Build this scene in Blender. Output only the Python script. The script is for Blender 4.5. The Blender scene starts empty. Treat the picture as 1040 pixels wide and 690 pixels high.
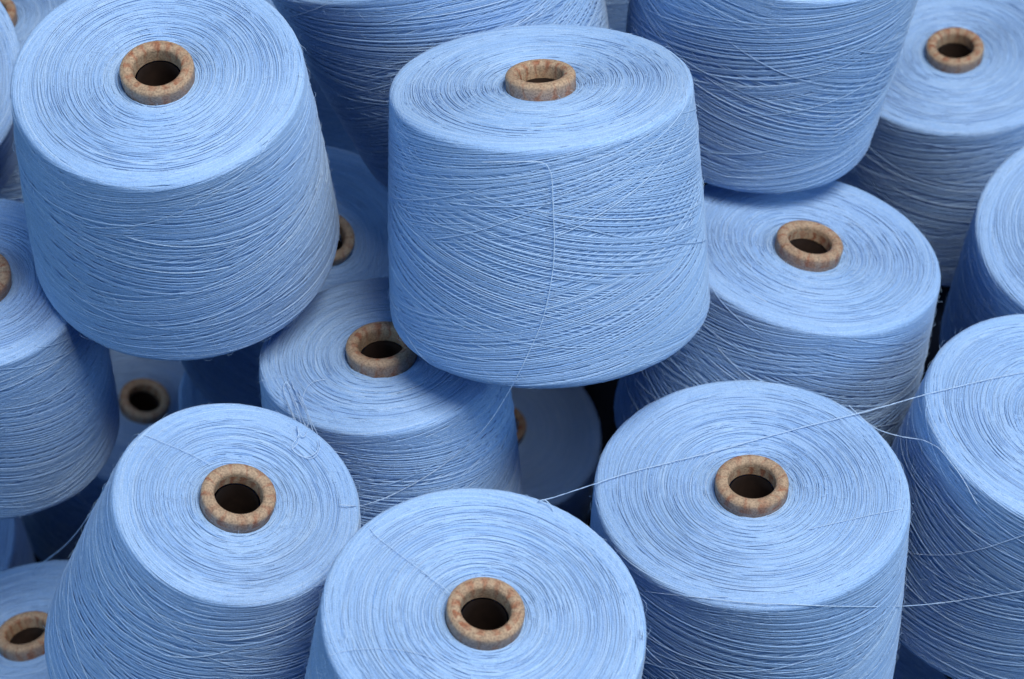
import bpy, math, random
import numpy as np
from mathutils import Vector, Matrix, Quaternion

scene = bpy.context.scene
COL = scene.collection

# ------------------------------------------------------------------ camera
cam_data = bpy.data.cameras.new("camera")
cam = bpy.data.objects.new("camera", cam_data)
COL.objects.link(cam)
cam.location = (0.0, 0.0, 1.4872)
cam.rotation_euler = (math.radians(41.851), 0.0, 0.0)
cam_data.sensor_width = 36.0
cam_data.lens = 2057.9 / 1040.0 * 36.0
cam_data.clip_start = 0.05
cam_data.clip_end = 50.0
cam_data.dof.use_dof = True
cam_data.dof.focus_distance = 1.11
cam_data.dof.aperture_fstop = 11.0
scene.camera = cam

# ------------------------------------------------------------------ light
world = bpy.data.worlds.new("World")
scene.world = world
world.use_nodes = True
bg = world.node_tree.nodes["Background"]
wnt = world.node_tree
wtc = wnt.nodes.new('ShaderNodeTexCoord')
wsep = wnt.nodes.new('ShaderNodeSeparateXYZ')
wnt.links.new(wtc.outputs['Generated'], wsep.inputs[0])
wramp = wnt.nodes.new('ShaderNodeValToRGB')          # dim near the horizon, blue fill added from above for the shaded sides
wramp.color_ramp.elements[0].position = 0.10
wramp.color_ramp.elements[0].color = (0.02, 0.024, 0.03, 1)
wramp.color_ramp.elements[1].position = 0.75
wramp.color_ramp.elements[1].color = (0.28, 0.56, 1.0, 1)
wnt.links.new(wsep.outputs['Z'], wramp.inputs[0])
wnt.links.new(wramp.outputs[0], bg.inputs["Color"])
bg.inputs["Strength"].default_value = 0.32

def softbox(name, loc, target, sx, sy, energy, color):
    d = bpy.data.lights.new(name, 'AREA')
    d.shape = 'RECTANGLE'
    d.size, d.size_y, d.energy, d.color = sx, sy, energy, color
    o = bpy.data.objects.new(name, d)
    COL.objects.link(o)
    o.location = loc
    o.rotation_euler = (Vector(target) - o.location).to_track_quat('-Z', 'Y').to_euler()
    return o

AIM = (0.0, 0.85, 0.65)
softbox("rear_fill_light", (0.95, 2.45, 2.35), AIM, 1.4, 1.0, 6.0, (1.0, 0.97, 0.93))  # weak fill added from behind to lift the caps, no real opening
softbox("overhead_light", (0.58, 0.34, 2.66), AIM, 1.0, 0.8, 53.0, (1.0, 0.93, 0.80))
softbox("side_fill_right", (2.1, 0.1, 1.75), AIM, 1.3, 1.0, 22.0, (0.46, 0.73, 1.0))  # added blue fill for the right-hand sides, no window known there
softbox("side_fill_left", (-1.9, -0.35, 1.75), AIM, 1.3, 1.0, 18.0, (0.46, 0.73, 1.0))  # matching blue fill added on the left, likewise without a window

scene.view_settings.view_transform = 'Standard'
scene.view_settings.look = 'None'
scene.view_settings.exposure = 0.0
scene.view_settings.gamma = 1.0
scene.view_settings.use_curve_mapping = False
scene.cycles.max_bounces = 8
scene.cycles.diffuse_bounces = 5

# ------------------------------------------------------------------ materials
def new_mat(name):
    m = bpy.data.materials.new(name)
    m.use_nodes = True
    nt = m.node_tree
    return m, nt, nt.nodes["Principled BSDF"]

def node(nt, kind, **kw):
    n = nt.nodes.new(kind)
    for k, v in kw.items():
        setattr(n, k, v)
    return n

def mix_rgb(nt, fac, a, b, blend='MIX'):
    n = nt.nodes.new('ShaderNodeMix')
    n.data_type = 'RGBA'
    n.blend_type = blend
    for sock, val in ((n.inputs[0], fac), (n.inputs[6], a), (n.inputs[7], b)):
        if hasattr(val, 'is_linked'):
            nt.links.new(val, sock)
        elif isinstance(val, (int, float)):
            sock.default_value = val
        else:
            sock.default_value = (*val, 1.0)
    return n.outputs[2]

def yarn_material():
    m, nt, p = new_mat("blue_yarn")
    att = node(nt, 'ShaderNodeAttribute', attribute_name='tone')
    ramp = node(nt, 'ShaderNodeValToRGB')
    ramp.color_ramp.elements[0].color = (0.158, 0.320, 0.655, 1)
    ramp.color_ramp.elements[1].color = (0.420, 0.582, 0.825, 1)
    e = ramp.color_ramp.elements.new(0.5)
    e.color = (0.274, 0.446, 0.748, 1)
    nt.links.new(att.outputs['Fac'], ramp.inputs[0])
    tc = node(nt, 'ShaderNodeTexCoord')
    nz = node(nt, 'ShaderNodeTexNoise')
    nz.inputs['Scale'].default_value = 1400.0
    nz.inputs['Detail'].default_value = 2.0
    nt.links.new(tc.outputs['Object'], nz.inputs['Vector'])
    mr = node(nt, 'ShaderNodeMapRange')
    mr.inputs[1].default_value = 0.3
    mr.inputs[2].default_value = 0.7
    mr.inputs[3].default_value = 0.82
    mr.inputs[4].default_value = 1.10
    nt.links.new(nz.outputs['Fac'], mr.inputs[0])
    col = mix_rgb(nt, 1.0, ramp.outputs[0], mr.outputs[0], 'MULTIPLY')
    nt.links.new(col, p.inputs['Base Color'])
    p.inputs['Roughness'].default_value = 0.6
    p.inputs['Specular IOR Level'].default_value = 0.5
    p.inputs['Sheen Weight'].default_value = 0.25
    p.inputs['Sheen Roughness'].default_value = 0.5
    p.inputs['Sheen Tint'].default_value = (0.62, 0.77, 1.0, 1)
    bump = node(nt, 'ShaderNodeBump')
    bump.inputs['Strength'].default_value = 0.35
    bump.inputs['Distance'].default_value = 0.0003
    nt.links.new(nz.outputs['Fac'], bump.inputs['Height'])
    nt.links.new(bump.outputs[0], p.inputs['Normal'])
    return m

def tube_material():
    """speckled tan paper with rows of faint rust-coloured printed wedges"""
    m, nt, p = new_mat("printed_paper_tube")
    uv = node(nt, 'ShaderNodeUVMap', uv_map='wrap')
    sep = node(nt, 'ShaderNodeSeparateXYZ')
    nt.links.new(uv.outputs[0], sep.inputs[0])
    tc = node(nt, 'ShaderNodeTexCoord')
    info = node(nt, 'ShaderNodeObjectInfo')
    off = node(nt, 'ShaderNodeVectorMath', operation='ADD')
    cmb = node(nt, 'ShaderNodeCombineXYZ')
    nt.links.new(info.outputs['Random'], cmb.inputs[0])
    nt.links.new(tc.outputs['Object'], off.inputs[0])
    nt.links.new(cmb.outputs[0], off.inputs[1])
    big = node(nt, 'ShaderNodeTexNoise')
    big.inputs['Scale'].default_value = 150.0
    big.inputs['Detail'].default_value = 4.0
    nt.links.new(off.outputs[0], big.inputs['Vector'])
    fine = node(nt, 'ShaderNodeTexNoise')
    fine.inputs['Scale'].default_value = 900.0
    fine.inputs['Detail'].default_value = 3.0
    nt.links.new(off.outputs[0], fine.inputs['Vector'])
    base = mix_rgb(nt, big.outputs['Fac'], (0.31, 0.205, 0.135), (0.45, 0.325, 0.225))
    # wedges: |fract(u*N) - .5| against a width that shrinks along the tube
    def math_n(op, a, b=None):
        n = node(nt, 'ShaderNodeMath', operation=op)
        for i, v in enumerate((a, b)):
            if v is None: continue
            if hasattr(v, 'is_linked'): nt.links.new(v, n.inputs[i])
            else: n.inputs[i].default_value = v
        return n.outputs[0]
    wob = math_n('MULTIPLY', big.outputs['Fac'], 1.6)
    u = math_n('ADD', math_n('MULTIPLY', sep.outputs[0], 13.0), wob)
    tri = math_n('ABSOLUTE', math_n('SUBTRACT', math_n('FRACT', u), 0.5))
    v = math_n('FRACT', math_n('ADD', math_n('MULTIPLY', sep.outputs[1], 2.0), math_n('MULTIPLY', info.outputs['Random'], 1.0)))
    wid = math_n('MULTIPLY', math_n('SUBTRACT', 0.80, v), 0.34)
    inside = node(nt, 'ShaderNodeMapRange')
    inside.inputs[1].default_value = 0.15
    inside.inputs[2].default_value = -0.12
    nt.links.new(math_n('SUBTRACT', tri, wid), inside.inputs[0])
    fade = math_n('MULTIPLY', inside.outputs[0], math_n('MULTIPLY', math_n('POWER', big.outputs['Fac'], 1.6), 2.2))
    c2 = mix_rgb(nt, fade, base, (0.27, 0.105, 0.055))
    # greyish print between wedges on the outer wall
    grey = node(nt, 'ShaderNodeMapRange')
    grey.inputs[1].default_value = 0.50
    grey.inputs[2].default_value = 0.28
    grey.inputs[3].default_value = 0.0
    grey.inputs[4].default_value = 0.8
    nt.links.new(sep.outputs[1], grey.inputs[0])
    notw = math_n('MULTIPLY', grey.outputs[0], math_n('SUBTRACT', 1.0, math_n('MULTIPLY', inside.outputs[0], 0.75)))
    c3 = mix_rgb(nt, notw, c2, (0.25, 0.20, 0.20))
    sp = node(nt, 'ShaderNodeMapRange')
    sp.inputs[1].default_value = 0.33
    sp.inputs[2].default_value = 0.62
    sp.inputs[3].default_value = 0.60
    sp.inputs[4].default_value = 1.10
    nt.links.new(fine.outputs['Fac'], sp.inputs[0])
    c4 = mix_rgb(nt, 1.0, c3, sp.outputs[0], 'MULTIPLY')
    nt.links.new(c4, p.inputs['Base Color'])
    p.inputs['Roughness'].default_value = 0.7
    bump = node(nt, 'ShaderNodeBump')
    bump.inputs['Strength'].default_value = 0.5
    bump.inputs['Distance'].default_value = 0.0004
    nt.links.new(fine.outputs['Fac'], bump.inputs['Height'])
    nt.links.new(bump.outputs[0], p.inputs['Normal'])
    return m

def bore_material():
    m, nt, p = new_mat("darkened_bore")  # inside of the tube coloured much darker than its tan mouth
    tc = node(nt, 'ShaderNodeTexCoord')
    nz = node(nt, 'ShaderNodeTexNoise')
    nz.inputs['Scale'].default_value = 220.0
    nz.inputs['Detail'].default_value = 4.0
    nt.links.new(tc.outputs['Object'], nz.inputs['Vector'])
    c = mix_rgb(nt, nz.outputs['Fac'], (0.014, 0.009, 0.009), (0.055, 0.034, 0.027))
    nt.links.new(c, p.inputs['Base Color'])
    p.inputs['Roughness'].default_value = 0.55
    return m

def floor_material():
    m, nt, p = new_mat("dark_floor")
    nz = node(nt, 'ShaderNodeTexNoise')
    nz.inputs['Scale'].default_value = 18.0
    nz.inputs['Detail'].default_value = 6.0
    c = mix_rgb(nt, nz.outputs['Fac'], (0.004, 0.006, 0.014), (0.010, 0.014, 0.026))
    nt.links.new(c, p.inputs['Base Color'])
    p.inputs['Specular IOR Level'].default_value = 0.0
    p.inputs['Roughness'].default_value = 0.9
    return m

YARN = yarn_material()
TUBE = tube_material()
BORE = bore_material()
FLOOR = floor_material()

# ------------------------------------------------------------------ mesh helpers
def link_mesh(name, verts, quads, mat, parent=None, tone=None, smooth=True, uv=None):
    verts = np.asarray(verts, dtype=np.float32)
    quads = np.asarray(quads, dtype=np.int32)
    me = bpy.data.meshes.new(name)
    me.vertices.add(len(verts))
    me.vertices.foreach_set("co", verts.ravel())
    me.loops.add(quads.size)
    me.loops.foreach_set("vertex_index", quads.ravel())
    me.polygons.add(len(quads))
    me.polygons.foreach_set("loop_start", np.arange(0, quads.size, quads.shape[1], dtype=np.int32))
    if smooth:
        me.polygons.foreach_set("use_smooth", np.ones(len(quads), dtype=bool))
    if tone is not None:
        a = me.attributes.new("tone", 'FLOAT', 'POINT')
        a.data.foreach_set("value", np.asarray(tone, dtype=np.float32))
    if uv is not None:
        l = me.uv_layers.new(name="wrap")
        l.data.foreach_set("uv", np.asarray(uv, dtype=np.float32).ravel())
    me.update(calc_edges=True)
    me.validate()
    me.materials.append(mat)
    o = bpy.data.objects.new(name, me)
    COL.objects.link(o)
    if parent is not None:
        o.parent = parent
    return o

def lathe(prof, n, closed=False):
    """prof: list of (r, z). returns verts, quads, uv per loop"""
    prof = np.asarray(prof)
    th = np.linspace(0, 2 * np.pi, n, endpoint=False)
    V = np.stack([prof[:, 0, None] * np.cos(th), prof[:, 0, None] * np.sin(th),
                  np.repeat(prof[:, 1, None], n, 1)], -1).reshape(-1, 3)
    Q, UV = [], []
    k = len(prof)
    d = np.concatenate([[0], np.cumsum(np.linalg.norm(np.diff(prof, axis=0), axis=1))])
    d /= d[-1]
    i, j = np.meshgrid(np.arange(k - 1), np.arange(n), indexing='ij')
    j2 = (j + 1) % n
    Q = np.stack([i * n + j, (i + 1) * n + j, (i + 1) * n + j2, i * n + j2], -1).reshape(-1, 4)
    u0 = j / n; u1 = (j + 1) / n
    UV = np.stack([np.stack([u0, d[i]], -1), np.stack([u0, d[i + 1]], -1),
                   np.stack([u1, d[i + 1]], -1), np.stack([u1, d[i]], -1)], 2).reshape(-1, 2)
    return V, Q, UV

# ------------------------------------------------------------------ the wound yarn
TUBE_R = 0.245      # of the unit radius (0.085 m)
UNIT = 0.085

def winding_profile(rt, rb, H, sc):
    """(r, z) from the tube out over the cap, down the side and under the base"""
    U = UNIT * sc
    f = 0.030 * U
    t = TUBE_R * U * 0.97
    pts = [(t, H - 0.035 * U), (t + 0.05 * U, H - 0.022 * U), (t + 0.16 * U, H - 0.006 * U), (t + 0.3 * U, H + 0.004 * U),
           (rt - 0.20 * U, H + 0.002 * U), (rt - f, H - 0.002 * U)]
    for a in np.linspace(12, 80, 6):
        a = math.radians(a)
        pts.append((rt - f + f * math.sin(a), H - 0.002 * U - f + f * math.cos(a)))
    g = 0.075 * U
    for k in np.linspace(0.1, 0.9, 9):
        r = rt + (rb - rt) * k + 0.012 * U * math.sin(math.pi * k)
        pts.append((r, (H - f) + (g - (H - f)) * k))
    for a in np.linspace(5, 85, 7):
        a = math.radians(a)
        pts.append((rb - g + g * math.cos(a), g - g * math.sin(a)))
    pts.append((rb - 1.6 * g, 0.0))
    pts.append((t, 0.004))
    return np.array(pts)

def thread_strips(theta, L, h, tab, width, tone):
    """theta, L, h: (n_thread, n_pt). returns verts, quads, tone"""
    s, r, z, nr, nz = tab
    R = np.interp(L, s, r); Z = np.interp(L, s, z)
    NR = np.interp(L, s, nr); NZ = np.interp(L, s, nz)
    c, sn = np.cos(theta), np.sin(theta)
    N = np.stack([NR * c, NR * sn, NZ], -1)
    N /= np.linalg.norm(N, axis=-1, keepdims=True)
    P = np.stack([R * c, R * sn, Z], -1) + N * h[..., None]
    T = np.gradient(P, axis=1)
    T /= np.linalg.norm(T, axis=-1, keepdims=True) + 1e-12
    B = np.cross(T, N)
    w = width if np.ndim(width) == 0 else width[:, None, None]
    V = np.stack([P + B * w * 0.50 - N * w * 0.40, P + N * w * 0.38, P - B * w * 0.50 - N * w * 0.40], 2)
    n, m = theta.shape
    idx = np.arange(n * m * 3).reshape(n, m, 3)
    a = idx[:, :-1]; b = idx[:, 1:]
    q = np.concatenate([np.stack([a[..., 0], b[..., 0], b[..., 1], a[..., 1]], -1).reshape(-1, 4),
                        np.stack([a[..., 1], b[..., 1], b[..., 2], a[..., 2]], -1).reshape(-1, 4)])
    tn = np.repeat(tone.reshape(n, -1) if tone.ndim == 2 else np.repeat(tone[:, None], m, 1), 3, axis=-1).ravel()
    return V.reshape(-1, 3), q, tn

def build_winding(seed, rt, rb, H, sc, angle, dens):
    rng = np.random.default_rng(seed)
    U = UNIT * sc
    prof = winding_profile(rt, rb, H, sc)
    seg = np.linalg.norm(np.diff(prof, axis=0), axis=1)
    cum = np.concatenate([[0], np.cumsum(seg)])
    s = np.linspace(0, cum[-1], 700)
    r = np.interp(s, cum, prof[:, 0]); z = np.interp(s, cum, prof[:, 1])
    dr, dz = np.gradient(r), np.gradient(z)
    nr, nz = -dz, dr
    k = np.ones(9) / 9
    pad = lambda a: np.convolve(np.pad(a, 4, mode='edge'), k, mode='valid')
    nr, nz = pad(nr), pad(nz)
    ln = np.hypot(nr, nz); nr, nz = nr / ln, nz / ln
    tab = (s, r, z, nr, nz)
    W = 0.0082 * U
    # inner body, sunk below the threads
    depth = 0.010 * U
    body = np.stack([prof[:, 0], prof[:, 1]], 1)
    bnr = np.interp(cum, s, nr); bnz = np.interp(cum, s, nz)
    body = body - depth * np.stack([bnr, bnz], 1)
    V0, Q0, _ = lathe(np.maximum(body, [0.002, 0.0005]), 96)
    parts = [(V0, Q0, np.full(len(V0), 0.42))]
    i_edge = 5
    L_cap = cum[5]; L_side0 = cum[11]; L_side1 = cum[21]; L_base = cum[-2]

    # ---- threads lying round the cap: close rings, then short arcs that cross them
    Lmax = L_side0 + 0.01 * U
    def ring_noise(th, n, amp):
        return amp * U * sum(np.sin(th * rng.integers(lo, hi, n)[:, None] + rng.uniform(0, 6.28, n)[:, None]) * f
                             for lo, hi, f in ((1, 4, 1.0), (5, 12, 0.45), (14, 30, 0.22)))
    n = int(Lmax / (0.0085 * U)); m = 120
    L0 = 0.008 * U + Lmax * (np.arange(n) + 0.5 + rng.normal(0, 0.25, n)) / n
    th0 = rng.uniform(0, 2 * np.pi, n)
    t = np.linspace(0, 1, m)[None]
    th = th0[:, None] + 2 * np.pi * 1.02 * t
    L = L0[:, None] + rng.normal(0, 0.007, n)[:, None] * U * (t - 0.5) * 2 + ring_noise(th, n, 0.0030)
    L = np.clip(L, 0.004 * U, None)
    h = rng.uniform(-0.0048, 0.0005, n)[:, None] * U + ring_noise(th, n, 0.0018)
    parts.append(thread_strips(th, L, h, tab, W * rng.uniform(0.75, 1.05, n), np.clip(rng.normal(0.48, 0.10, n), 0, 1)))
    n = int(480 * dens * Lmax / U); m = 30
    t = np.linspace(0, 1, m)[None]
    L0 = 0.01 * U + Lmax * (np.arange(n) + rng.random(n)) / n
    th0 = rng.uniform(0, 2 * np.pi, n)
    span = rng.uniform(0.10, 0.75, n) * U / (0.25 * U + L0) * rng.uniform(0.6, 1.6, n)
    th = th0[:, None] + span[:, None] * t
    L = L0[:, None] + rng.normal(0, 0.022, n)[:, None] * U * (t - 0.5) + ring_noise(th, n, 0.0018)
    L = np.clip(L, 0.004 * U, None)
    h = rng.uniform(-0.001, 0.0042, n)[:, None] * U - 0.014 * U * (np.exp(-t / 0.09) + np.exp(-(1 - t) / 0.09))
    parts.append(thread_strips(th, L, h, tab, W * rng.uniform(0.7, 1.05, n), np.clip(rng.normal(0.52, 0.13, n), 0, 1)))

    # ---- helical passes up and down the side
    L1, L2 = L_cap - 0.10 * U, L_base
    ext = L2 - L1
    rm = 0.5 * (rt + rb)
    pa, pb, pc = int(rng.integers(1, 3)), rng.uniform(2.5, 5.0), rng.uniform(0, 6.28)
    for direction in (1, -1):
        turns = ext / (2 * math.pi * rm * math.tan(math.radians(angle)))
        npass = int(dens * 1.05 * 2 * math.pi * rm * math.tan(math.radians(angle)) / (0.0098 * U))
        npass = max(npass, 24)
        m = int(66 * turns) + 10
        kk = np.arange(npass)
        th0 = 2 * np.pi * (kk + rng.normal(0, 0.13, npass)) / npass
        tt = np.linspace(0, 1, m)[None]
        ease = tt - 0.55 * np.sin(2 * np.pi * tt) / (2 * np.pi)
        vary = rng.normal(0, 0.012, npass)[:, None]
        th = th0[:, None] + direction * 2 * np.pi * (turns * (1 + vary)) * tt
        L = L1 + rng.normal(0, 0.012, npass)[:, None] * U + (ext + rng.normal(0, 0.015, npass)[:, None] * U) * ease
        L += 0.0032 * U * np.sin(th * rng.integers(1, 5, npass)[:, None] + rng.uniform(0, 6.28, npass)[:, None])
        L += 0.0009 * U * np.sin(L / U * 37 + 1.1 * np.sin(th * 2 + rng.uniform(0, 6)) + rng.uniform(0, 6))
        h = rng.uniform(-0.0013, 0.0011, npass)[:, None] * U
        # patches where this winding direction lies uppermost
        h = h + direction * 0.0028 * U * np.clip(1.6 * np.sin(pa * th + L / U * pb + pc) + 0.8 * np.sin((pa + 2) * th - L / U * pb * 1.9 + 2 * pc), -1, 1)
        h = h + 0.0010 * U * np.sin(th * (3 + rng.random(npass)[:, None] * 4) + rng.uniform(0, 6.28, npass)[:, None])
        proud = rng.random(npass) < 0.05
        h[proud] += 0.003 * U
        h -= 0.025 * U * (np.exp(-tt / 0.012) + np.exp(-(1 - tt) / 0.012))
        tone = np.clip(rng.normal(0.48, 0.12, npass) + 0.12 * proud, 0, 1)  # raised passes toned paler: the light they catch is put into the colour
        parts.append(thread_strips(th, L, h, tab, W * rng.uniform(0.95, 1.2, npass), tone))

    # ---- stray strands that cross the rest at their own angles
    n = int(34 * dens); m = 40
    t = np.linspace(0, 1, m)[None]
    th0 = rng.uniform(0, 2 * np.pi, n)[:, None]
    span = rng.uniform(0.8, 2.4, n)[:, None] * rng.choice([-1, 1], n)[:, None]
    slope = rng.uniform(-0.32, 0.45, n)[:, None]
    Lc = rng.uniform(L_side0, L_side1, n)[:, None]
    th = th0 + span * t
    L = np.clip(Lc + slope * np.abs(span) * rm * (t - 0.5) + 0.03 * U * np.sin(3 * t + th0), L_cap, L_base)
    h = 0.006 * U + 0.003 * U * np.sin(7 * t + th0 * 3)
    h = h - 0.03 * U * (np.exp(-t / 0.02) + np.exp(-(1 - t) / 0.02))
    parts.append(thread_strips(th, L, h, tab, W * np.full(n, 0.8), np.clip(rng.normal(0.66, 0.12, n), 0, 1)))

    # ---- loose fibre ends standing off the yarn
    nf = int(1300 * dens)
    m = 6
    t = np.linspace(0, 1, m)[None]
    th0 = rng.uniform(0, 2 * np.pi, nf)[:, None]
    Lf = rng.uniform(0.05 * U, L_base, nf)[:, None]
    ang = rng.uniform(0, 6.28, nf)[:, None]
    ln_ = rng.uniform(0.03, 0.11, nf)[:, None] * U
    th = th0 + np.cos(ang) * ln_ / rm * t
    L = Lf + np.sin(ang) * ln_ * t * 0.7
    L = np.clip(L, 0.005 * U, L_base)
    h = 0.004 * U + ln_ * rng.uniform(0.02, 0.36, nf)[:, None] * np.sin(t * rng.uniform(1.2, 3.0, nf)[:, None])
    parts.append(thread_strips(th, L, h, tab, np.full(nf, 0.0016 * U), np.full(nf, 0.85)))

    Vs, Qs, Ts, o = [], [], [], 0
    for v, q, tn in parts:
        Vs.append(v); Qs.append(q + o); Ts.append(tn); o += len(v)
    return np.concatenate(Vs), np.concatenate(Qs), np.concatenate(Ts)

def build_tube(H, sc):
    U = UNIT * sc
    R = TUBE_R * U
    ri = 0.158 * U
    top = H + 0.085 * U
    lip = 0.034 * U
    prof = [(R * 0.97, H - 0.12 * U), (R * 0.985, H - 0.03 * U), (R, H + 0.03 * U)]
    wall = R - ri
    for a in np.linspace(0, 180, 13):
        a = math.radians(a)
        prof.append((R - wall / 2 + wall / 2 * math.cos(a), top - lip + lip * math.sin(a)))
    prof += [(ri - 0.001 * U, top - lip - 0.03 * U), (ri - 0.003 * U, top - lip - 0.085 * U)]
    return lathe(prof, 72)

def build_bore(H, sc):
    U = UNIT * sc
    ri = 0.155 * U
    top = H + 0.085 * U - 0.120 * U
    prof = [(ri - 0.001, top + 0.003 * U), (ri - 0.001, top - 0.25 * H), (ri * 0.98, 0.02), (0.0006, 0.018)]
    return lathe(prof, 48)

# ------------------------------------------------------------------ the cones
GROUP = "cones of blue yarn in the pile"
# base point, axis, top radius, base radius, height, scale, winding angle, density, label
CONES = [
    ((0.0224, 0.8138, 0.6085), (-0.0452, 0.2884, 0.9564), 0.0838, 0.0937, 0.1435, 0.942, 10, 1.0,
     'large upright yarn cone at middle top, a thread hanging down its front'),
    ((-0.1952, 0.8595, 0.6181), (0.0203, -0.1265, 0.9918), 0.079, 0.0906, 0.1472, 0.966, 6, 1.0,
     'large yarn cone at top left, its tube and whole side in view'),
    ((-0.0292, 0.5614, 0.5129), (0.1118, 0.0212, 0.9935), 0.0803, 0.0879, 0.1421, 0.932, 8, 1.0,
     'yarn cone at the bottom centre, nearest the camera, its cap seen widest'),
    ((0.1394, 0.689, 0.424), (-0.0239, 0.0976, 0.9949), 0.0888, 0.0941, 0.1524, 1.0, 8, 1.0,
     'large yarn cone at lower right, a thread crossing its cap above the tube'),
    ((-0.1798, 0.6541, 0.4889), (0.235, -0.0073, 0.972), 0.0657, 0.0903, 0.1464, 0.961, 5, 1.0,
     'flaring yarn cone at lower left with a small cap under tangled threads'),
    ((0.3132, 0.7557, 0.4141), (0.1005, 0.0291, 0.9945), 0.0867, 0.0936, 0.1555, 1.02, 8, 1.0,
     'yarn cone at lower right edge, its tube out of view, crossed by threads'),
    ((-0.0708, 0.777, 0.4297), (-0.0433, 0.1511, 0.9876), 0.073, 0.0788, 0.1555, 1.02, 7, 1.0,
     'smaller yarn cone in the middle, tucked under the overhanging middle top cone'),
    ((0.1671, 0.8796, 0.4117), (0.1347, 0.1499, 0.9795), 0.0856, 0.0988, 0.1578, 1.036, 8, 1.0,
     'yarn cone right of centre with an upside down cone standing on its cap'),
    ((0.1564, 1.0177, 0.5728), (0.092, 0.1063, 0.9901), 0.091, 0.0839, 0.1524, 1.0, 9, 1.0,
     'upside down yarn cone at top right, narrow end standing on another cone'),
    ((-0.0134, 0.9954, 0.5847), (-0.2816, 0.2426, 0.9284), 0.1056, 0.085, 0.1524, 1.0, 9, 1.0,
     'tilted upside down yarn cone at top, behind and left of the middle one'),
    ((-0.3296, 0.8385, 0.4645), (0.0768, -0.0684, 0.9947), 0.0658, 0.0727, 0.1524, 1.0, 8, 1.0,
     'yarn cone at the left edge, tube half cut off, right side in shadow'),
    ((0.4058, 0.9578, 0.4033), (-0.1103, -0.1526, 0.9821), 0.085, 0.0987, 0.1524, 1.0, 8, 1.0,
     'yarn cone at the upper right edge showing only the left of its cap'),
    ((0.3395, 1.1527, 0.3685), (-0.0961, -0.0187, 0.9952), 0.0871, 0.0971, 0.1524, 1.0, 6, 0.7,
     'yarn cone in the top right corner with bright cap and dark blue side'),
    ((-0.3159, 0.7388, 0.1659), (-0.1138, 0.2546, 0.9603), 0.0831, 0.0932, 0.1524, 1.0, 6, 0.9,
     'yarn cone in the bottom left corner, its tube half hidden by another cone'),
    ((-0.1663, 1.0033, 0.3748), (0.2755, -0.2437, 0.9299), 0.0748, 0.0843, 0.1435, 0.942, 7, 0.8,
     'leaning yarn cone whose tube peeks out behind the big top left cone'),
    ((-0.4235, 1.0431, 0.5577), (0.2691, -0.5896, 0.7615), 0.0808, 0.0887, 0.145, 0.951, 7, 0.9,
     'sliver of yarn cone at upper left edge, beside the big top left cone'),
    ((-0.378, 1.1481, 0.4008), (0.0, 0.0024, 1.0), 0.085, 0.095, 0.1524, 1.0, 6, 0.7,
     'blurred yarn cone in the very top left corner, part of its tube showing'),
    ((-0.3475, 1.0921, 0.0515), (0.2739, -0.0456, 0.9607), 0.0847, 0.0947, 0.1524, 1.0, 6, 0.7,
     'shadowed yarn cone with dark empty tube, in the gap under top left cone'),
    ((-0.0307, 1.0983, 0.0188), (0.1417, -0.1062, 0.9842), 0.0854, 0.0954, 0.1524, 1.0, 6, 0.6,
     'deeply shadowed navy yarn cone in the gap under the middle top cone'),
    ((-0.4793, 0.9374, 0.1324), (0.1683, -0.3003, 0.9389), 0.085, 0.0948, 0.1524, 1.0, 6, 0.7,
     'small sliver of yarn cone at left edge above the bottom left corner cone'),
    ((-0.1522, 0.9762, 0.1873), (-0.0705, 0.0548, 0.996), 0.0859, 0.096, 0.154, 1.01, 7, 0.7,
     'shadowed yarn cone without visible tube, right of the dark empty tube'),
    ((0.0789, 1.259, 0.3933), (0.0, 0.0549, 0.9985), 0.085, 0.095, 0.1524, 1.0, 6, 0.6,
     'sliver of blurred yarn cone at top between the two upside down cones'),
    ((-0.1421, 1.2582, 0.347), (0.0, 0.0549, 0.9985), 0.085, 0.095, 0.1524, 1.0, 10, 0.8,
     'dark yarn cone in the narrow gap below the tilted upside down cone'),
    ((0.2208, 0.7145, 0.1342), (0.0705, 0.0548, 0.996), 0.085, 0.095, 0.1524, 1.0, 7, 0.8,
     'bit of yarn cone in the bottom right gap under the right edge cone'),
]

def make_cone(i, base, axis, rt, rb, H, sc, angle, dens, label):
    root = bpy.data.objects.new("yarn_cone", None)
    root.empty_display_size = 0.05
    COL.objects.link(root)
    root.location = base
    q = Vector((0, 0, 1)).rotation_difference(Vector(axis).normalized())
    root.rotation_mode = 'QUATERNION'
    root.rotation_quaternion = q @ Quaternion((0, 0, 1), i * 1.37)
    root["label"] = label
    root["category"] = "yarn cone"
    root["group"] = GROUP
    V, Q, T = build_winding(100 + i, rt, rb, H, sc, angle, dens)
    link_mesh("yarn_winding", V, Q, YARN, root, tone=T)
    V, Q, UV = build_tube(H, sc)
    tube = link_mesh("paper_tube", V, Q, TUBE, root, uv=UV)
    V, Q, UV = build_bore(H, sc)
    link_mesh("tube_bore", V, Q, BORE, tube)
    return root

# ------------------------------------------------------------------ floor
fv = [(-6, -5, 0), (6, -5, 0), (6, 7, 0), (-6, 7, 0)]
floor = link_mesh("floor", fv, [(0, 1, 2, 3)], FLOOR, smooth=False)
floor["kind"] = "structure"
floor["label"] = "dark floor showing in the gaps under the pile"

for i, c in enumerate(CONES):
    make_cone(i, *c)

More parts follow.
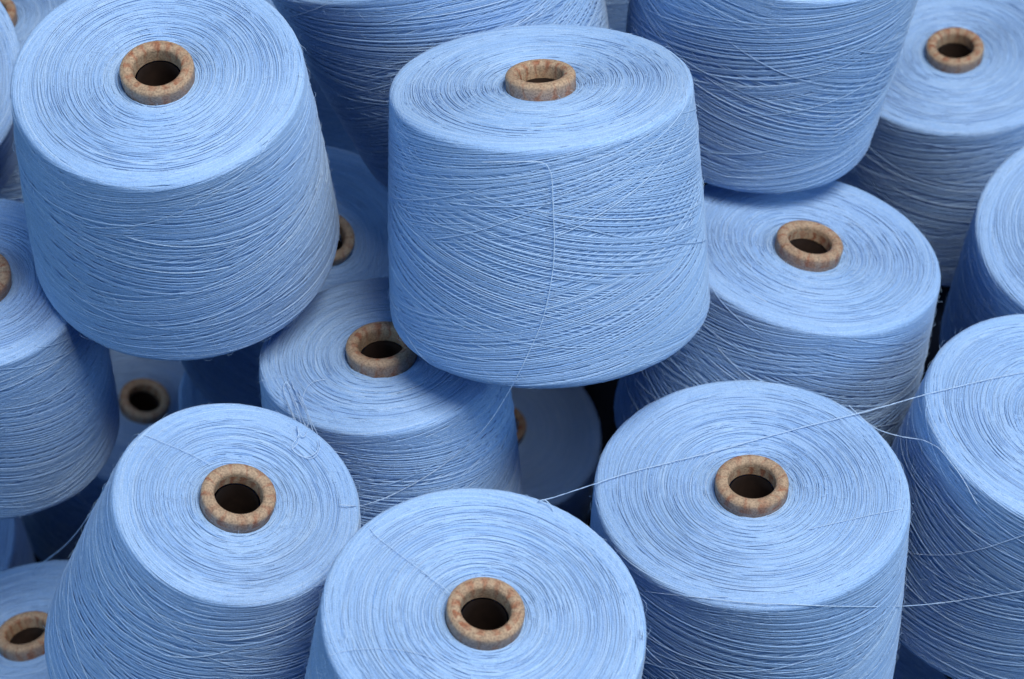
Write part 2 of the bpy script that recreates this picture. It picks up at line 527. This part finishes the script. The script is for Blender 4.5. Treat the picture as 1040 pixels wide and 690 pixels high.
# unseen lower and further cones, added to carry those in view and darken the gaps: copies of one cone
BURIED = [
    ((0.008, 0.8899, 0.04), (-0.0347, -0.0371, 0.9987)),
    ((0.1639, 1.0258, 0.0), (0.0, 0.0, 1.0)),
    ((-0.1917, 0.8818, 0.0), (0.0, 0.0, 1.0)),
    ((0.0035, 1.3079, 0.04), (0.0284, -0.0426, 0.9987)),
    ((0.0003, 0.6572, 0.0), (0.0, 0.0, 1.0)),
    ((-0.188, 1.2104, 0.04), (0.0396, 0.0548, 0.9977)),
    ((0.4037, 1.0188, 0.08), (0.0375, 0.035, 0.9987)),
    ((0.2476, 1.1926, 0.08), (-0.0162, -0.0871, 0.9961)),
    ((-0.0088, 1.4914, 0.0), (0.0, 0.0, 1.0)),
    ((-0.1977, 0.6426, 0.0), (0.0, 0.0, 1.0)),
    ((-0.1848, 1.4216, 0.0), (0.0, 0.0, 1.0)),
    ((0.4302, 0.7896, 0.04), (0.0092, -0.0056, 0.9999)),
    ((-0.3764, 1.2747, 0.08), (0.0147, 0.0719, 0.9973)),
    ((0.2817, 1.3743, 0.04), (0.072, 0.0687, 0.995)),
    ((0.181, 0.523, 0.0), (0.0, 0.0, 1.0)),
    ((0.4874, 1.1819, 0.0), (0.0, 0.0, 1.0)),
    ((-0.4781, 0.7225, 0.0), (0.0, 0.0, 1.0)),
    ((0.3617, 0.6028, 0.0), (0.0, 0.0, 1.0)),
    ((-0.2314, 0.4602, 0.04), (0.0292, -0.0233, 0.9993)),
    ((-0.4123, 0.5478, 0.08), (-0.1559, -0.0404, 0.9869)),
    ((0.4706, 1.4257, 0.08), (0.0456, -0.003, 0.999)),
    ((-0.4736, 1.4865, 0.0), (0.0, 0.0, 1.0)),
    ((0.1906, 1.0081, 0.2), (-0.0837, -0.0135, 0.9964)),
    ((0.049, 1.1941, 0.24), (0.0482, 0.0603, 0.997)),
    ((0.0012, 0.7382, 0.2), (0.0542, 0.0229, 0.9983)),
    ((0.0068, 1.4495, 0.24), (-0.0886, 0.0789, 0.9929)),
    ((-0.0075, 0.5429, 0.16), (0.036, 0.0163, 0.9992)),
    ((0.4912, 1.0193, 0.24), (-0.0438, -0.003, 0.999)),
    ((-0.1765, 0.6544, 0.24), (0.0355, 0.0128, 0.9993)),
    ((-0.4244, 1.1206, 0.24), (-0.0063, -0.1426, 0.9898)),
    ((0.2573, 1.3722, 0.24), (-0.0368, -0.0022, 0.9993)),
    ((0.1894, 0.5341, 0.2), (0.0816, 0.0006, 0.9967)),
    ((0.4207, 0.7602, 0.24), (0.0064, -0.0918, 0.9958)),
    ((-0.178, 0.4695, 0.2), (0.0103, -0.1217, 0.9925)),
    ((-0.3562, 1.3679, 0.24), (0.0437, -0.013, 0.999)),
    ((0.408, 0.5599, 0.24), (-0.0412, 0.0003, 0.9992)),
]
proto = None
for i, (base, axis) in enumerate(BURIED):
    if proto is None:
        proto = make_cone(60, base, axis, 0.085, 0.095, 0.1524, 1.0, 7, 0.6,
                          "yarn cone buried in the lower or farther part of the pile")
        proto["group"] = "buried cones of the pile"
        continue
    c = proto.copy()
    COL.objects.link(c)
    for ch in proto.children:
        k = ch.copy(); COL.objects.link(k); k.parent = c
        for sub in ch.children:
            s2 = sub.copy(); COL.objects.link(s2); s2.parent = k
    c.location = base
    c.rotation_quaternion = Vector((0, 0, 1)).rotation_difference(Vector(axis).normalized()) @ Quaternion((0, 0, 1), i * 2.1)

# ------------------------------------------------------------------ loose threads
def smooth_path(pts, sub=4):
    P = np.array(pts, dtype=float)
    P = np.vstack([2 * P[0] - P[1], P, 2 * P[-1] - P[-2]])
    out = []
    for i in range(1, len(P) - 2):
        p0, p1, p2, p3 = P[i - 1], P[i], P[i + 1], P[i + 2]
        for t in np.linspace(0, 1, sub, endpoint=False):
            out.append(0.5 * ((2 * p1) + (-p0 + p2) * t + (2 * p0 - 5 * p1 + 4 * p2 - p3) * t * t
                              + (-p0 + 3 * p1 - 3 * p2 + p3) * t ** 3))
    out.append(P[-2])
    return np.array(out)

def loose_thread(pts, label, rad=0.00036, seed=0):
    P = smooth_path(pts)
    n = len(P)
    rng = np.random.default_rng(seed)
    T = np.gradient(P, axis=0)
    T /= np.linalg.norm(T, axis=1, keepdims=True)
    A = np.cross(T, [0.3, 0.2, 0.93]); A /= np.linalg.norm(A, axis=1, keepdims=True)
    B = np.cross(T, A)
    k = 6
    a = np.linspace(0, 2 * np.pi, k, endpoint=False)
    rr = rad * (1 + 0.18 * rng.standard_normal(n))
    V = P[:, None] + rr[:, None, None] * (np.cos(a)[None, :, None] * A[:, None] + np.sin(a)[None, :, None] * B[:, None])
    V = V.reshape(-1, 3)
    i, j = np.meshgrid(np.arange(n - 1), np.arange(k), indexing='ij')
    j2 = (j + 1) % k
    Q = np.stack([i * k + j, i * k + j2, (i + 1) * k + j2, (i + 1) * k + j], -1).reshape(-1, 4)
    org = P.mean(0)
    o = link_mesh("loose_thread", V - org, Q, YARN, tone=np.full(len(V), 1.0))
    o.location = org
    o["label"] = label
    o["category"] = "thread"
    o["group"] = "loose thread ends over the cones"
    return o

THREADS = [
    ('long loose thread down the front of the middle top cone, curving below it', 0.00027,
     [(-0.0154, 0.7755, 0.7603),(-0.0102, 0.7741, 0.7617),(-0.0049, 0.7729, 0.763),(0.0, 0.772, 0.7639),(0.0048, 0.7713, 0.7647),(0.0092, 0.771, 0.7649),(0.0128, 0.7707, 0.7651),(0.0174, 0.7703, 0.7638),(0.02, 0.7685, 0.7598),(0.0207, 0.7673, 0.7566),(0.0211, 0.7657, 0.7519),(0.0213, 0.764, 0.7472),(0.0216, 0.7618, 0.7418),(0.0218, 0.7595, 0.7363),(0.0221, 0.7575, 0.7311),(0.0224, 0.7555, 0.7259),(0.0224, 0.7533, 0.7205),(0.0223, 0.7517, 0.7159),(0.0221, 0.7499, 0.7113),(0.0217, 0.7481, 0.7065),(0.021, 0.746, 0.7017),(0.0204, 0.7444, 0.6973),(0.0195, 0.7428, 0.6926),(0.0186, 0.741, 0.688),(0.0175, 0.7393, 0.6836),(0.0165, 0.7378, 0.6795),(0.0146, 0.7356, 0.6739),(0.0127, 0.7339, 0.6689),(0.0107, 0.7323, 0.6641),(0.0087, 0.7308, 0.6592),(0.0068, 0.7293, 0.6546),(0.0049, 0.728, 0.6502),(0.0022, 0.7264, 0.6442),(-0.0005, 0.727, 0.6356),(-0.0027, 0.7283, 0.6282),(-0.0051, 0.7291, 0.621),(-0.0077, 0.7296, 0.6139),(-0.0107, 0.7299, 0.6067),(-0.014, 0.7302, 0.5994),(-0.0179, 0.7303, 0.592),(-0.0216, 0.7313, 0.5853),(-0.0256, 0.732, 0.5786),(-0.0299, 0.7324, 0.5724),(-0.0342, 0.732, 0.5675),(-0.0385, 0.7304, 0.5643),(-0.0427, 0.7281, 0.5622),(-0.0471, 0.7257, 0.5605),(-0.0514, 0.7237, 0.5587),(-0.0558, 0.7218, 0.5569),(-0.0603, 0.7204, 0.5548),(-0.0647, 0.7191, 0.5528),(-0.0686, 0.718, 0.5511),(-0.0746, 0.7138, 0.5521),(-0.0788, 0.7038, 0.5623),(-0.0813, 0.6855, 0.584),(-0.0829, 0.6624, 0.6131),(-0.0872, 0.6577, 0.6196),(-0.0922, 0.6574, 0.6207)]),
    ('long loose thread from the bottom centre rim across two cones to the right edge', 0.0003,
     [(0.0213, 0.6315, 0.6498),(0.0193, 0.6344, 0.6518),(0.0168, 0.6364, 0.6525),(0.0138, 0.6374, 0.6503),(0.0207, 0.6469, 0.6404),(0.0244, 0.657, 0.6289),(0.0288, 0.6675, 0.6173),(0.0334, 0.6782, 0.6057),(0.038, 0.6886, 0.5943),(0.0427, 0.6981, 0.5844),(0.048, 0.7051, 0.5779),(0.0525, 0.7092, 0.5751),(0.0572, 0.7116, 0.5745),(0.0623, 0.7137, 0.5744),(0.0675, 0.7157, 0.5744),(0.0719, 0.7173, 0.5742),(0.0764, 0.7188, 0.5741),(0.0811, 0.7202, 0.5741),(0.0857, 0.7216, 0.5741),(0.0904, 0.723, 0.5742),(0.095, 0.7245, 0.5742),(0.0996, 0.7259, 0.5741),(0.1042, 0.7274, 0.5741),(0.1088, 0.7289, 0.574),(0.1135, 0.7304, 0.574),(0.1179, 0.7319, 0.574),(0.1222, 0.7334, 0.574),(0.1266, 0.735, 0.5738),(0.1314, 0.7367, 0.5738),(0.1368, 0.7386, 0.5738),(0.1413, 0.7402, 0.5737),(0.1463, 0.7419, 0.5736),(0.1515, 0.7437, 0.5736),(0.1569, 0.7455, 0.5735),(0.1623, 0.7474, 0.5735),(0.1674, 0.7491, 0.5735),(0.1722, 0.7507, 0.5735),(0.1786, 0.7527, 0.5734),(0.1846, 0.7546, 0.5734),(0.1904, 0.7564, 0.5734),(0.1958, 0.7579, 0.5736),(0.2007, 0.7593, 0.5739),(0.206, 0.7608, 0.5741),(0.2106, 0.7623, 0.5741),(0.2151, 0.764, 0.5739),(0.22, 0.7658, 0.5737),(0.2254, 0.7677, 0.5738),(0.2309, 0.7696, 0.5739),(0.2367, 0.7713, 0.5745),(0.2425, 0.7722, 0.576),(0.2475, 0.7722, 0.5781),(0.2537, 0.7747, 0.5774),(0.26, 0.7771, 0.5767),(0.266, 0.7794, 0.576),(0.2714, 0.7817, 0.5752),(0.2784, 0.7843, 0.5746),(0.2843, 0.7865, 0.5739),(0.2903, 0.7887, 0.5733),(0.2955, 0.7905, 0.5727),(0.3007, 0.7922, 0.572),(0.306, 0.7938, 0.5715),(0.3113, 0.7956, 0.5708)]),
    ('short sagging thread bridging the lower right cone and the right edge cone', 0.00026,
     [(0.1983, 0.7671, 0.5726),(0.2018, 0.7625, 0.5722),(0.2053, 0.758, 0.5717),(0.2086, 0.7544, 0.5712),(0.2128, 0.7517, 0.5701),(0.217, 0.7503, 0.5689),(0.222, 0.7493, 0.5677),(0.2275, 0.7485, 0.5665),(0.232, 0.748, 0.5659),(0.2365, 0.7466, 0.5665),(0.2395, 0.7431, 0.5696),(0.2447, 0.7357, 0.5737),(0.2466, 0.7314, 0.5754),(0.2489, 0.727, 0.5756),(0.251, 0.7225, 0.5758),(0.2534, 0.7175, 0.5757),(0.2559, 0.7123, 0.5751),(0.2578, 0.7087, 0.5738),(0.2599, 0.7054, 0.5717),(0.262, 0.7021, 0.5692),(0.2643, 0.6991, 0.5666)]),
    ('pale thread running from the lower right cone side to the right edge', 0.00028,
     [(0.0954, 0.625, 0.5821),(0.1002, 0.6236, 0.5831),(0.1051, 0.6224, 0.5838),(0.1099, 0.6212, 0.5846),(0.1147, 0.6202, 0.5851),(0.1194, 0.6194, 0.5853),(0.1238, 0.6187, 0.5856),(0.1288, 0.6181, 0.5859),(0.1335, 0.6178, 0.5859),(0.138, 0.6176, 0.586),(0.1426, 0.6177, 0.5856),(0.1475, 0.6177, 0.5852),(0.1519, 0.6178, 0.5848),(0.1564, 0.618, 0.5841),(0.1611, 0.6183, 0.5834),(0.1658, 0.6189, 0.5821),(0.1707, 0.6205, 0.5795),(0.1753, 0.6222, 0.5768),(0.1822, 0.6254, 0.5719),(0.189, 0.629, 0.5665),(0.1956, 0.6334, 0.5599),(0.2017, 0.6382, 0.5529),(0.2112, 0.6478, 0.539),(0.2195, 0.6575, 0.5251),(0.2272, 0.6654, 0.5139),(0.235, 0.6717, 0.5054),(0.2419, 0.6771, 0.4982),(0.2492, 0.6817, 0.4926),(0.2565, 0.6844, 0.4898),(0.2619, 0.6845, 0.4909),(0.2671, 0.6828, 0.4949),(0.2719, 0.6804, 0.4998),(0.2764, 0.6783, 0.5043),(0.2816, 0.6763, 0.5089),(0.2864, 0.6746, 0.5128),(0.2906, 0.6733, 0.516),(0.2954, 0.6721, 0.5193),(0.2994, 0.6712, 0.5221)]),
    ('faint thread end lying on the right half of the lower right cap', 0.00017,
     [(0.2215, 0.688, 0.5776),(0.2166, 0.685, 0.5803),(0.2117, 0.6839, 0.5803),(0.2075, 0.6828, 0.5804),(0.2027, 0.6816, 0.5805),(0.1976, 0.6803, 0.5805),(0.1921, 0.6788, 0.5804),(0.1864, 0.6772, 0.5804),(0.1806, 0.6755, 0.5805),(0.1749, 0.6739, 0.5805),(0.1693, 0.6724, 0.5805),(0.1637, 0.6708, 0.5805)]),
    ('taut thread stretched over the dark gap in the lower left corner', 0.00036,
     [(-0.3423, 0.8484, 0.2936),(-0.33, 0.8327, 0.3219),(-0.3179, 0.8169, 0.3502),(-0.3061, 0.8009, 0.3783),(-0.2944, 0.785, 0.4066),(-0.2829, 0.7697, 0.4353),(-0.2718, 0.7545, 0.4642),(-0.2613, 0.7395, 0.4931),(-0.2512, 0.7242, 0.5219),(-0.2416, 0.7086, 0.5504),(-0.2325, 0.6927, 0.5786),(-0.224, 0.6767, 0.6067),(-0.2159, 0.6605, 0.6347)]),
    ('thin thread leading from the bottom centre tube to its upper left rim', 0.00015,
     [(-0.0282, 0.5723, 0.6566),(-0.0305, 0.5751, 0.6567),(-0.0332, 0.5779, 0.657),(-0.0369, 0.5813, 0.6573),(-0.0416, 0.585, 0.6579),(-0.0455, 0.5884, 0.6581),(-0.0499, 0.5919, 0.6586),(-0.0542, 0.5955, 0.6591),(-0.0587, 0.5993, 0.6594),(-0.0631, 0.6029, 0.6598),(-0.067, 0.6064, 0.6601),(-0.0707, 0.6105, 0.6606),(-0.074, 0.6168, 0.6576)]),
    ('thread in a shallow arc on the bottom centre cap, left of its tube', 0.00015,
     [(-0.0962, 0.5479, 0.636),(-0.0885, 0.5362, 0.6602),(-0.0847, 0.5361, 0.6629),(-0.0803, 0.5374, 0.6631),(-0.0767, 0.5382, 0.6629),(-0.0727, 0.5389, 0.6625),(-0.0687, 0.5395, 0.662),(-0.0648, 0.5399, 0.6615),(-0.0608, 0.54, 0.661),(-0.0569, 0.5399, 0.6606),(-0.0529, 0.5396, 0.6602),(-0.0488, 0.5391, 0.6598),(-0.045, 0.5384, 0.6594),(-0.0401, 0.537, 0.6588),(-0.0355, 0.5353, 0.6581)]),
    ('short slanting thread just right of the bottom centre cone cap', 0.0003,
     [(0.0632, 0.5608, 0.6462),(0.0642, 0.5566, 0.6447),(0.0705, 0.5958, 0.5778),(0.0778, 0.6172, 0.5363),(0.0821, 0.623, 0.5222),(0.0861, 0.6214, 0.5188),(0.0889, 0.6193, 0.517),(0.0919, 0.6171, 0.515),(0.095, 0.6152, 0.5123)]),
    ('longest loop of the tangled threads hanging over the flaring lower left cone', 0.00025,
     [(-0.1292, 0.7737, 0.5863),(-0.1262, 0.7647, 0.5879),(-0.124, 0.7584, 0.5897),(-0.1214, 0.7507, 0.593),(-0.1183, 0.7416, 0.5989),(-0.1151, 0.7309, 0.6063),(-0.1121, 0.7189, 0.6131),(-0.1095, 0.7076, 0.6193),(-0.106, 0.6962, 0.6237),(-0.107, 0.6906, 0.6237),(-0.1112, 0.6867, 0.6248),(-0.1162, 0.6875, 0.626),(-0.1198, 0.692, 0.6268),(-0.1178, 0.698, 0.6265),(-0.1166, 0.7039, 0.6261),(-0.1201, 0.72, 0.6134),(-0.1246, 0.736, 0.6027),(-0.1285, 0.7495, 0.5945),(-0.1316, 0.7595, 0.5897),(-0.1332, 0.7671, 0.5887),(-0.1317, 0.7711, 0.5893),(-0.1294, 0.7684, 0.5871)]),
    ('inner loop of the tangled threads between small middle cone and flaring cone', 0.00024,
     [(-0.132, 0.7719, 0.5866),(-0.1289, 0.7632, 0.5879),(-0.1265, 0.7555, 0.5902),(-0.1238, 0.746, 0.5943),(-0.1209, 0.7345, 0.6014),(-0.118, 0.7219, 0.6111),(-0.1146, 0.7088, 0.6218),(-0.1142, 0.7221, 0.61),(-0.1164, 0.7364, 0.6005),(-0.1201, 0.7501, 0.5938),(-0.1246, 0.7614, 0.5901),(-0.1283, 0.7693, 0.587)]),
    ('thread end curling right on the small middle cap above the tangle', 0.0002,
     [(-0.1219, 0.7548, 0.589),(-0.1213, 0.7613, 0.5884),(-0.12, 0.767, 0.5879),(-0.1175, 0.7715, 0.5875),(-0.1142, 0.7739, 0.5869),(-0.1091, 0.7754, 0.5865)]),
    ('leftmost strand of the tangled threads on the flaring lower left cone', 0.00024,
     [(-0.13, 0.755, 0.5888),(-0.1242, 0.7327, 0.605),(-0.1179, 0.7064, 0.6265),(-0.1165, 0.6984, 0.6261),(-0.1175, 0.694, 0.6263),(-0.1194, 0.6909, 0.6268)]),
    ('straight thread across the upper left of the flaring lower left cap', 0.00015,
     [(-0.2007, 0.6872, 0.644),(-0.194, 0.685, 0.6443),(-0.1891, 0.6835, 0.6431),(-0.1834, 0.6816, 0.6417),(-0.1794, 0.6803, 0.6407),(-0.1752, 0.6788, 0.6397),(-0.1712, 0.6772, 0.6389),(-0.1659, 0.6749, 0.6375),(-0.161, 0.6725, 0.6363)]),
    ('thread slung in a shallow curve across the right edge cone side', 0.00024,
     [(0.2377, 0.718, 0.4929),(0.2409, 0.7133, 0.4986),(0.2443, 0.7091, 0.5036),(0.2477, 0.7051, 0.5087),(0.2512, 0.7017, 0.5134),(0.2547, 0.6984, 0.5182),(0.2584, 0.6952, 0.5234),(0.2627, 0.6923, 0.529),(0.2672, 0.6895, 0.5349),(0.2714, 0.6871, 0.5405),(0.2753, 0.6853, 0.5453),(0.2787, 0.6837, 0.5502),(0.2822, 0.6824, 0.5545),(0.2856, 0.6811, 0.5588),(0.2889, 0.6799, 0.5628),(0.2921, 0.6788, 0.5669)]),
    ('strand of the tangle that turns back on itself at the rim of the flaring cone', 0.00023,
     [(-0.1322, 0.7615, 0.5882),(-0.1282, 0.7466, 0.5952),(-0.123, 0.7278, 0.6082),(-0.1172, 0.7043, 0.6264),(-0.1148, 0.7, 0.6258),(-0.1128, 0.7031, 0.6254),(-0.1164, 0.7222, 0.6107),(-0.1213, 0.7404, 0.5992),(-0.126, 0.7561, 0.5893)]),
    ('rightmost strand of the tangled threads on the flaring lower left cone', 0.00023,
     [(-0.1246, 0.7665, 0.5876),(-0.1203, 0.7525, 0.5935),(-0.1158, 0.7371, 0.6014),(-0.1113, 0.7205, 0.611),(-0.1068, 0.7048, 0.6207),(-0.105, 0.6958, 0.6233),(-0.1066, 0.6886, 0.6237),(-0.1107, 0.6859, 0.6245),(-0.1155, 0.6875, 0.626)]),
    ('short straight strand in the middle of the tangled threads', 0.00022,
     [(-0.1283, 0.7632, 0.5879),(-0.1261, 0.7574, 0.589),(-0.1239, 0.7516, 0.5902),(-0.1206, 0.7434, 0.5894),(-0.1181, 0.7388, 0.5879)]),
    ('thread along the left part of the lower right cone front rim', 0.00018,
     [(0.073, 0.639, 0.5665),(0.077, 0.6356, 0.5704),(0.081, 0.6325, 0.574),(0.0854, 0.6298, 0.577),(0.0902, 0.6274, 0.5795),(0.0955, 0.6259, 0.5808),(0.1007, 0.6247, 0.582),(0.1059, 0.6239, 0.5831),(0.1111, 0.6234, 0.5841),(0.1164, 0.6235, 0.5842)]),
]
for i, (label, rad, pts) in enumerate(THREADS):
    loose_thread(pts, label, rad, seed=i)
